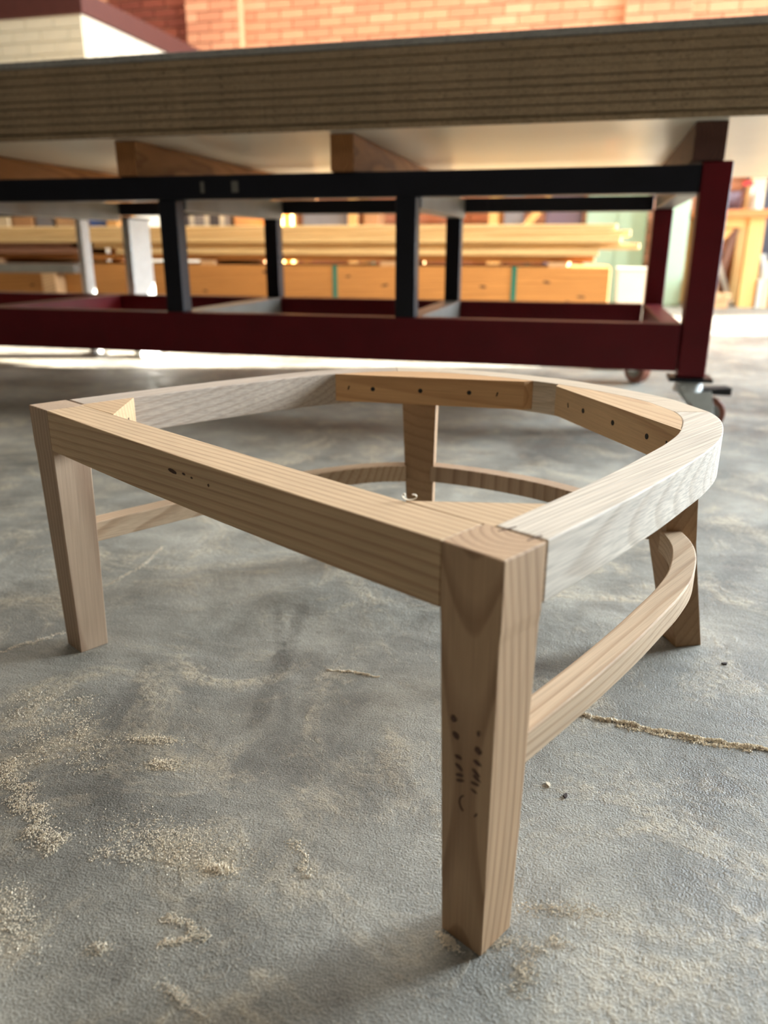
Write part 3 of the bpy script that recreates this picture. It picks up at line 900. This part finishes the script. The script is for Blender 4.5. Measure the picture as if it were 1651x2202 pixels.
def sbox(name, x0, x1, y0, y1, z0, z1, mat, lab, cat, lid=None):
    c = ((x0 + x1) / 2, (y0 + y1) / 2, z0)
    r = thing(name, c, lab, cat, 'goods on the storage racks')
    MB().box(x0, x1, y0, y1, z0, z1 - 0.03).build('body', mat, r, c, 0.006)
    MB().box(x0 - 0.006, x1 + 0.006, y0 - 0.006, y1 + 0.006, z1 - 0.03, z1).build('lid', lid or mat, r, c, 0.004)
Z, ZB = 0.6905, 0.6305
sbox('storage_box', -4.78, -4.62, 5.72, 5.92, ZB, 0.86, 'cream', 'cream carton at the left end of the narrow rack', 'box')
sbox('storage_box', -4.59, -4.40, 5.73, 5.94, ZB, 0.88, 'carton', 'tall tan carton beside the cream carton on the rack', 'box')
sbox('storage_bin', -4.37, -4.22, 5.73, 5.92, ZB, 0.86, 'greybox', 'grey lidded bin beside the tan carton on the rack', 'bin')
sbox('storage_box', -4.18, -3.92, 5.72, 5.92, ZB, 0.76, 'firewood', 'low pale wood crate on the narrow rack', 'crate')
sbox('storage_bin', -3.88, -3.74, 5.73, 5.92, ZB, 0.73, 'blue', 'low blue bin on the narrow rack', 'bin')
for k in range(9):
    x = -3.06 + 0.042 * k
    tag(MB().box(x, x + 0.037, 5.74, 5.94, ZB, 0.755 + random.uniform(-.015, .02)).build('binder', ['darkgrey', 'white', 'greybox', 'greybox', 'white', 'darkgrey'][k % 6], None, (x, 5.8, ZB), 0.003), 'narrow upright %s binder, number %s from the left in the rack row' % (['charcoal', 'white', 'grey', 'grey', 'white', 'charcoal'][k % 6], ['one', 'two', 'three', 'four', 'five', 'six', 'seven', 'eight', 'nine'][k]), 'binder', 'binders on the rack')
sbox('storage_box', -2.64, -2.40, 5.73, 5.94, ZB, 0.85, 'carton', 'orange-brown carton right of the binder row', 'box')
sbox('storage_bin', -3.04, -2.56, 8.31, 8.6, Z, 0.94, 'greybox', 'wide grey bin between two pine uprights of the rack', 'bin')
sbox('storage_box', -2.36, -2.20, 8.31, 8.6, Z, 0.97, 'carton', 'narrow carton right of the wide grey bin', 'box')
sbox('storage_bin', -0.90, -0.72, 8.31, 8.6, Z, 1.0, 'greybox', 'small grey bin at the right end of the rack', 'bin')
def stand_box(name, x0, x1, y0, y1, z1, mat, lab, cat):
    c = ((x0 + x1) / 2, (y0 + y1) / 2, 0)
    r = thing(name, c, lab, cat)
    MB().box(x0, x1, y0 + 0.012, y1, 0.0, z1).build('body', mat, r, c, 0.006)
    n = max(1, round((x1 - x0) / 0.35))
    for k in range(n):
        a = x0 + 0.012 + k * (x1 - x0) / n
        dr = MB().box(a, a + (x1 - x0) / n - 0.022, y0, y0 + 0.0118, 0.03, z1 - 0.02).build('door', mat, r, c, 0.003)
        MB().box(a + 0.02, a + 0.03, y0 - 0.018, y0 + 0.001, z1 * 0.5, z1 * 0.5 + 0.1).build('handle', 'galv', dr, c)
stand_box('metal_cabinet', -0.10, 0.47, 8.25, 8.62, 1.22, 'mint', 'wide mint green metal cabinet behind the timber pile', 'cabinet')
stand_box('metal_locker', 0.560, 0.815, 7.95, 8.35, 1.25, 'mint', 'narrow mint green locker beside the workbench', 'locker')
stand_box('machine_guard', -0.50, -0.14, 8.36, 8.68, 1.10, 'purple', 'dusty purple machine housing left of the mint cabinet', 'machine')
# white bin at the right end of the beams
c = (0.315, 6.5, 0)
wbn = thing('waste_bin', c, 'off-white waste bin at the right end of the orange beams', 'bin')
MB().loft([[(0.20, 6.40, 0.0), (0.40, 6.40, 0.0), (0.40, 6.62, 0.0), (0.20, 6.62, 0.0)], [(0.185, 6.38, 0.36), (0.415, 6.38, 0.36), (0.415, 6.64, 0.36), (0.185, 6.64, 0.36)]]).build('body', 'white', wbn, c, 0.01)
MB().box(0.178, 0.422, 6.373, 6.647, 0.36, 0.378).build('rim', 'white', wbn, c, 0.004)

# ------------------------------------------------------------------ workbench at the right
WO = (1.1, 8.3, 0)
WBN = thing('workbench', WO, 'sturdy pine workbench with an orange top and thick legs at the right', 'workbench')
def wp(name, mb, mat, bevel=0.004):
    return mb.build(name, mat, WBN, WO, bevel)
wp('top', MB().box(0.84, 1.53, 7.95, 8.72, 0.785, 0.850), 'bench_top')
wp('leg', MB().box(1.335, 1.47, 8.02, 8.13, 0, 0.784), 'post_wood')
wp('leg', MB().box(0.86, 0.97, 8.02, 8.13, 0, 0.784), 'post_wood')
wp('leg', MB().box(1.335, 1.47, 8.58, 8.69, 0, 0.784), 'post_wood')
wp('leg', MB().box(0.86, 0.97, 8.58, 8.69, 0, 0.784), 'post_wood')
wp('apron', MB().box(0.9705, 1.3345, 8.04, 8.08, 0.70, 0.784), 'post_wood')
wp('brace', MB().beam((0.975, 8.10, 0.42), (1.20, 8.10, 0.70), 0.06, 0.04, (0, 1, 0)), 'post_wood')
def lean(name, p0, p1, w, h, mat, lab, cat, group, upv=(0, 1, 0)):
    p0, p1 = Vector(p0), Vector(p1)
    mb = MB().beam(p0, p1, w, h, upv)
    zmin = min(v[2] for v in mb.v)
    mb.v = [(x, y, z - zmin) for x, y, z in mb.v]
    return tag(mb.build(name, mat, None, (p0.x, p0.y, 0), 0.002), lab, cat, group)
lean('timber_offcut', (1.12, 8.20, 0.05), (1.29, 8.42, 0.74), 0.06, 0.03, 'plank_c', 'brown offcut leaning under the workbench beside its thick right leg', 'timber', 'offcuts under the workbench')
lean('timber_offcut', (1.30, 8.16, 0.02), (1.13, 8.30, 0.46), 0.045, 0.03, 'white', 'pale stick leaning left under the workbench', 'timber', 'offcuts under the workbench')
lean('timber_offcut', (1.03, 8.22, 0.02), (1.06, 8.50, 0.55), 0.09, 0.02, 'cream', 'wide cream board leaning under the workbench', 'timber', 'offcuts under the workbench')
k = 0
for (x, z, l) in ((0.90, 0.0, .10), (1.02, 0.0, .13), (1.16, 0.0, .12), (0.95, 0.07, .12), (1.09, 0.07, .14), (1.20, 0.07, .07), (0.93, 0.14, .10), (1.05, 0.14, .12), (0.97, 0.21, .10), (1.06, 0.21, .07)):
    place_n = ['first bottom', 'second bottom', 'third bottom', 'first second-row', 'second second-row', 'third second-row', 'left third-row', 'right third-row', 'left top', 'right top'][k]
    o = MB().prism([(-l / 2, -0.10), (l / 2, -0.10), (l / 2 - 0.012, 0.10), (-l / 2 + 0.008, 0.10)], 0, 0.067).build('firewood_block', 'firewood', None, (0, 0, 0), 0.006)
    o.location = (x, 7.88, z)
    o.rotation_euler.z = random.uniform(-0.12, 0.12)
    tag(o, '%s offcut block in the small heap before the workbench' % place_n, 'offcut', 'offcut heap before the workbench')
    k += 1
for i, (x, hh, mt, lab) in enumerate(((1.505, 0.25, 'white', 'white edged offcut board standing right of the workbench leg'), (1.555, 0.235, 'cream', 'cream offcut board standing second from the workbench leg'), (1.612, 0.24, 'firewood', 'third standing offcut board from the workbench leg'), (1.668, 0.22, 'carton', 'brown standing offcut board farthest from the workbench leg'))):
    o = MB().box(-0.021, 0.021, -0.12, 0.12, 0, hh).build('offcut_board', mt, None, (0, 0, 0), 0.003)
    o.location = (x, 8.12, 0)
    tag(o, lab, 'board', 'standing offcut boards')
lean('offcut_board', (1.66, 8.30, 0.02), (1.56, 8.40, 0.48), 0.05, 0.025, 'white', 'white strip leaning left behind the standing offcuts', 'board', 'standing offcut boards')
tag(MB().box(1.58, 2.2, 8.50, 8.53, 0, 0.40).build('cream_sheet', 'cream', None, (1.9, 8.5, 0), 0.003), 'low cream panel standing below the charcoal panel', 'panel')
pn_ = thing('notice_panel', (1.75, 8.82, 0.0), 'charcoal upright panel standing against the brick wall at the right edge', 'panel')
MB().box(1.44, 2.10, 8.78, 8.81, 0, 1.35).build('panel', 'darkgrey', pn_, (1.75, 8.82, 0), 0.003)
MB().box(1.40, 1.4395, 8.775, 8.815, 0, 1.37).build('frame_strip', 'post_wood', pn_, (1.75, 8.82, 0), 0.003)
# goods on the bench
bx = thing('paint_tin', (1.405, 8.25, 0.8505), 'off-white tin standing on the workbench', 'tin')
MB().cyl((1.405, 8.25, 0.8505), (1.405, 8.25, 0.99), 0.048, n=20).build('body', 'white', bx, (1.405, 8.25, 0.8505))
MB().cyl((1.405, 8.25, 0.99), (1.405, 8.25, 1.0), 0.050, n=20).build('lid', 'galv', bx, (1.405, 8.25, 0.8505))
cb = thing('storage_box', (1.44, 8.50, 0.8505), 'cream carton at the back of the workbench', 'box')
MB().box(1.38, 1.50, 8.42, 8.58, 0.8505, 1.12).build('body', 'cream', cb, (1.44, 8.50, 0.8505), 0.003)
MB().box(1.375, 1.505, 8.415, 8.585, 1.12, 1.14).build('lid', 'cream', cb, (1.44, 8.50, 0.8505), 0.003)
cl = thing('bar_clamp', (1.27, 8.22, 0.8505), 'bar clamp with a red jaw standing on the workbench', 'clamp')
MB().beam((1.22, 8.22, 0.8605), (1.33, 8.22, 1.16), 0.022, 0.010, (0, 1, 0)).build('bar', 'fascia', cl, (1.27, 8.22, 0.8505))
MB().box(1.265, 1.355, 8.20, 8.24, 1.06, 1.10).build('jaw', 'red', cl, (1.27, 8.22, 0.8505), 0.004)
MB().cyl((1.345, 8.22, 0.98), (1.345, 8.22, 1.06), 0.012, n=10).build('handle', 'white', cl, (1.27, 8.22, 0.8505))
MB().box(1.20, 1.26, 8.19, 8.25, 0.8505, 0.865).build('foot', 'darkgrey', cl, (1.27, 8.22, 0.8505), 0.002)
mt_ = thing('planer_motor', (1.16, 8.45, 0.8505), 'dark purple-grey motor on the workbench behind the clamp', 'motor')
MB().cyl((1.06, 8.45, 0.945), (1.30, 8.45, 0.945), 0.085, n=20).build('housing', 'purple', mt_, (1.16, 8.45, 0.8505), 0.01)
MB().box(1.10, 1.26, 8.38, 8.52, 0.8505, 0.880).build('foot', 'darkgrey', mt_, (1.16, 8.45, 0.8505), 0.003)
tag(MB().box(0.03, 0.17, 3.62, 3.72, 0, 0.05).build('timber_block', 'firewood', None, (0.1, 3.67, 0), 0.002), 'pale timber block on the floor behind the castor under the trolley', 'timber')
# low timber pack added unseen inside the roller door to block the low sun
for k in range(2):
    for j in range(3):
        plank(2.1, 3.4, 4.08 + 0.55 * j, 4.08 + 0.55 * j + 0.545, 0.20 * k, 0.20 * k + 0.199, 'plank_b', '%s %s short beam added unseen inside the roller door to block low sun' % (['near', 'middle', 'far'][j], ['lower', 'upper'][k]), 'short beams added to block the sun')

# ------------------------------------------------------------------ sawdust and crumbs on the floor
sdm = MB()
def crumb(x, y, z, s):
    k = len(sdm.v)
    a = random.uniform(0, 6.28)
    for i in range(3):
        q = a + i * 2.094 + random.uniform(-.3, .3)
        rr = s * random.uniform(0.6, 1.2)
        sdm.v.append((x + rr * math.cos(q), y + rr * math.sin(q), z + s * random.uniform(-.15, .1)))
    sdm.v.append((x + random.uniform(-.3, .3) * s, y + random.uniform(-.3, .3) * s, z + s * random.uniform(.5, .95)))
    sdm.f += [(k, k + 1, k + 3), (k + 1, k + 2, k + 3), (k + 2, k, k + 3), (k, k + 2, k + 1)]
def blob(x, y, rx, ry, ang, n, s, hgt=0.0):
    for _ in range(n):
        u, v = random.gauss(0, 0.5), random.gauss(0, 0.5)
        px, py = u * rx, v * ry
        e = math.exp(-2 * (u * u + v * v))
        crumb(x + px * math.cos(ang) - py * math.sin(ang), y + px * math.sin(ang) + py * math.cos(ang), hgt * e * random.uniform(0, 1), s * random.uniform(0.4, 1.3))
def streak(pts, w, n, s, hgt, jitter=0.4):
    seg = [(Vector((*a, 0)), Vector((*b, 0))) for a, b in zip(pts, pts[1:])]
    tot = sum((b - a).length for a, b in seg)
    run, ph = 0.0, random.uniform(0, 6)
    for a, b in seg:
        L = (b - a).length
        nr = Vector((-(b - a).y, (b - a).x, 0)).normalized()
        for _ in range(int(n * L / tot)):
            t = random.random()
            d = run + t * L
            amp = 0.62 + 0.2 * math.sin(d * 210 + ph) + 0.14 * math.sin(d * 480 + 2 * ph) + 0.16 * math.sin(d * 95 + 3 * ph)
            if random.random() > amp + 0.25:
                continue
            g = random.gauss(0, jitter)
            wob = 0.3 * math.sin(d * 130 + ph) + 0.2 * math.sin(d * 330 + ph)
            p = a + (b - a) * t + nr * ((g * (0.5 + amp) + wob) * w)
            crumb(p.x, p.y, max(0, hgt * amp * (1 - (g * 1.1) ** 2)) * random.uniform(0.1, 1), s * random.uniform(0.5, 1.4))
        run += L
streak([(0.025, 0.808), (0.072, 0.803), (0.117, 0.796), (0.170, 0.792), (0.227, 0.789), (0.29, 0.786)], 0.0036, 4200, 0.0015, 0.0042)
streak([(0.07, 0.797), (0.12, 0.789), (0.175, 0.785), (0.21, 0.784)], 0.005, 700, 0.0013, 0.001)
streak([(-0.287, 0.829), (-0.253, 0.831), (-0.218, 0.828)], 0.0022, 700, 0.0010, 0.003)
streak([(-0.561, 0.562), (-0.512, 0.529), (-0.451, 0.485), (-0.422, 0.465)], 0.016, 3600, 0.0009, 0.003)
streak([(-0.624, 0.696), (-0.560, 0.62), (-0.514, 0.574)], 0.030, 1800, 0.0009, 0.0015)
streak([(-0.562, 0.690), (-0.50, 0.62), (-0.457, 0.573)], 0.026, 1500, 0.0009, 0.0015)
blob(-0.425, 0.638, 0.035, 0.010, 0.15, 700, 0.0010, 0.003)
blob(-0.392, 0.602, 0.026, 0.012, 0.2, 600, 0.0010, 0.003)
blob(-0.322, 0.500, 0.075, 0.030, -0.1, 2600, 0.0009, 0.0025)
blob(-0.272, 0.484, 0.016, 0.008, 0, 400, 0.0011, 0.004)
streak([(-0.39, 0.47), (-0.33, 0.488), (-0.27, 0.482)], 0.012, 900, 0.0008, 0.002)
streak([(-0.295, 0.424), (-0.27, 0.425), (-0.248, 0.416)], 0.006, 520, 0.0008, 0.002)
streak([(-0.285, 0.402), (-0.26, 0.412)], 0.005, 320, 0.0008, 0.002)
streak([(-0.225, 0.535), (-0.205, 0.515), (-0.192, 0.495)], 0.007, 300, 0.0009, 0.002)
blob(-0.41, 0.395, 0.05, 0.022, -0.6, 1100, 0.0009, 0.002)
blob(-0.327, 0.387, 0.010, 0.008, 0, 200, 0.0009, 0.003)
blob(-0.245, 0.365, 0.03, 0.006, -0.4, 400, 0.0008, 0.002)
blob(0.020, 0.515, 0.045, 0.010, 0.15, 500, 0.0008, 0.0015)
streak([(0.02, 0.49), (-0.012, 0.448), (-0.003, 0.427)], 0.012, 900, 0.0007, 0.0015)
blob(-0.066, 0.461, 0.010, 0.005, -0.6, 420, 0.0010, 0.005)
blob(-0.025, 0.470, 0.020, 0.006, 0.5, 350, 0.0007, 0.002)
streak([(-0.712, 0.987), (-0.70, 1.08), (-0.714, 1.166)], 0.004, 500, 0.0010, 0.002)
streak([(-0.76, 0.72), (-0.72, 0.77), (-0.677, 0.833)], 0.006, 500, 0.0010, 0.002)
for _ in range(5200):
    x, y = random.uniform(-0.95, 0.45), random.uniform(0.30, 1.45)
    crumb(x, y, 0, random.choice((0.0004, 0.0005, 0.0007, 0.001)))
for _ in range(700):
    crumb(random.uniform(-2.5, 1.5), random.uniform(1.4, 4.0), 0, random.uniform(0.001, 0.002))
sdo = sdm.build('sawdust', 'dust')
tag(sdo, 'pale sawdust crumbs and streaks scattered over the concrete', 'sawdust', kind='stuff')
def chip(x, y, s, mat, lab):
    mb = MB().loft([[(s * math.cos(a) * r_, s * 0.6 * math.sin(a) * r_, z) for a, r_ in zip((0.2, 1.3, 2.5, 3.6, 4.9), (1, .8, 1.1, .7, .9))] for z in (0, s * 0.45)])
    o = mb.build('debris_chip', mat)
    o.location = (x, y, 0)
    o.rotation_euler.z = random.uniform(0, 6)
    return tag(o, lab, 'debris', 'chips on the floor')
chip(0.0, 0.671, 0.0042, 'dust', 'pale chip on the floor right of the front leg')
chip(0.017, 0.658, 0.0040, 'chip_dark', 'dark chip on the floor right of the front leg')
chip(0.210, 0.974, 0.0045, 'chip_dark', 'dark chip on the floor behind the sawdust ridge')
# curled shaving on the front rail
sh = MB()
rgs = []
for k in range(12):
    a = k * 0.75
    cx, cz = 0.004 * math.cos(a) * (0.6 + 0.05 * k), 0.0028 + 0.0024 * math.sin(a)
    rgs.append([(cx + k * 0.0009, -0.001, cz), (cx + k * 0.0009, 0.001, cz), (cx + k * 0.0009, 0.001, cz + 0.0006), (cx + k * 0.0009, -0.001, cz + 0.0006)])
sho = sh.loft(rgs).build('wood_shaving', 'dust')
from_local = Matrix.Rotation(math.radians(-29.849), 4, 'Z')
pw = from_local @ Vector((-0.128, 0.044, 0)) + Vector((-0.038, 0.448, 0))
sho.location = (pw.x, pw.y, HS + 0.0002)
tag(sho, 'curled wood shaving lying on the front rail of the chair frame', 'shaving')
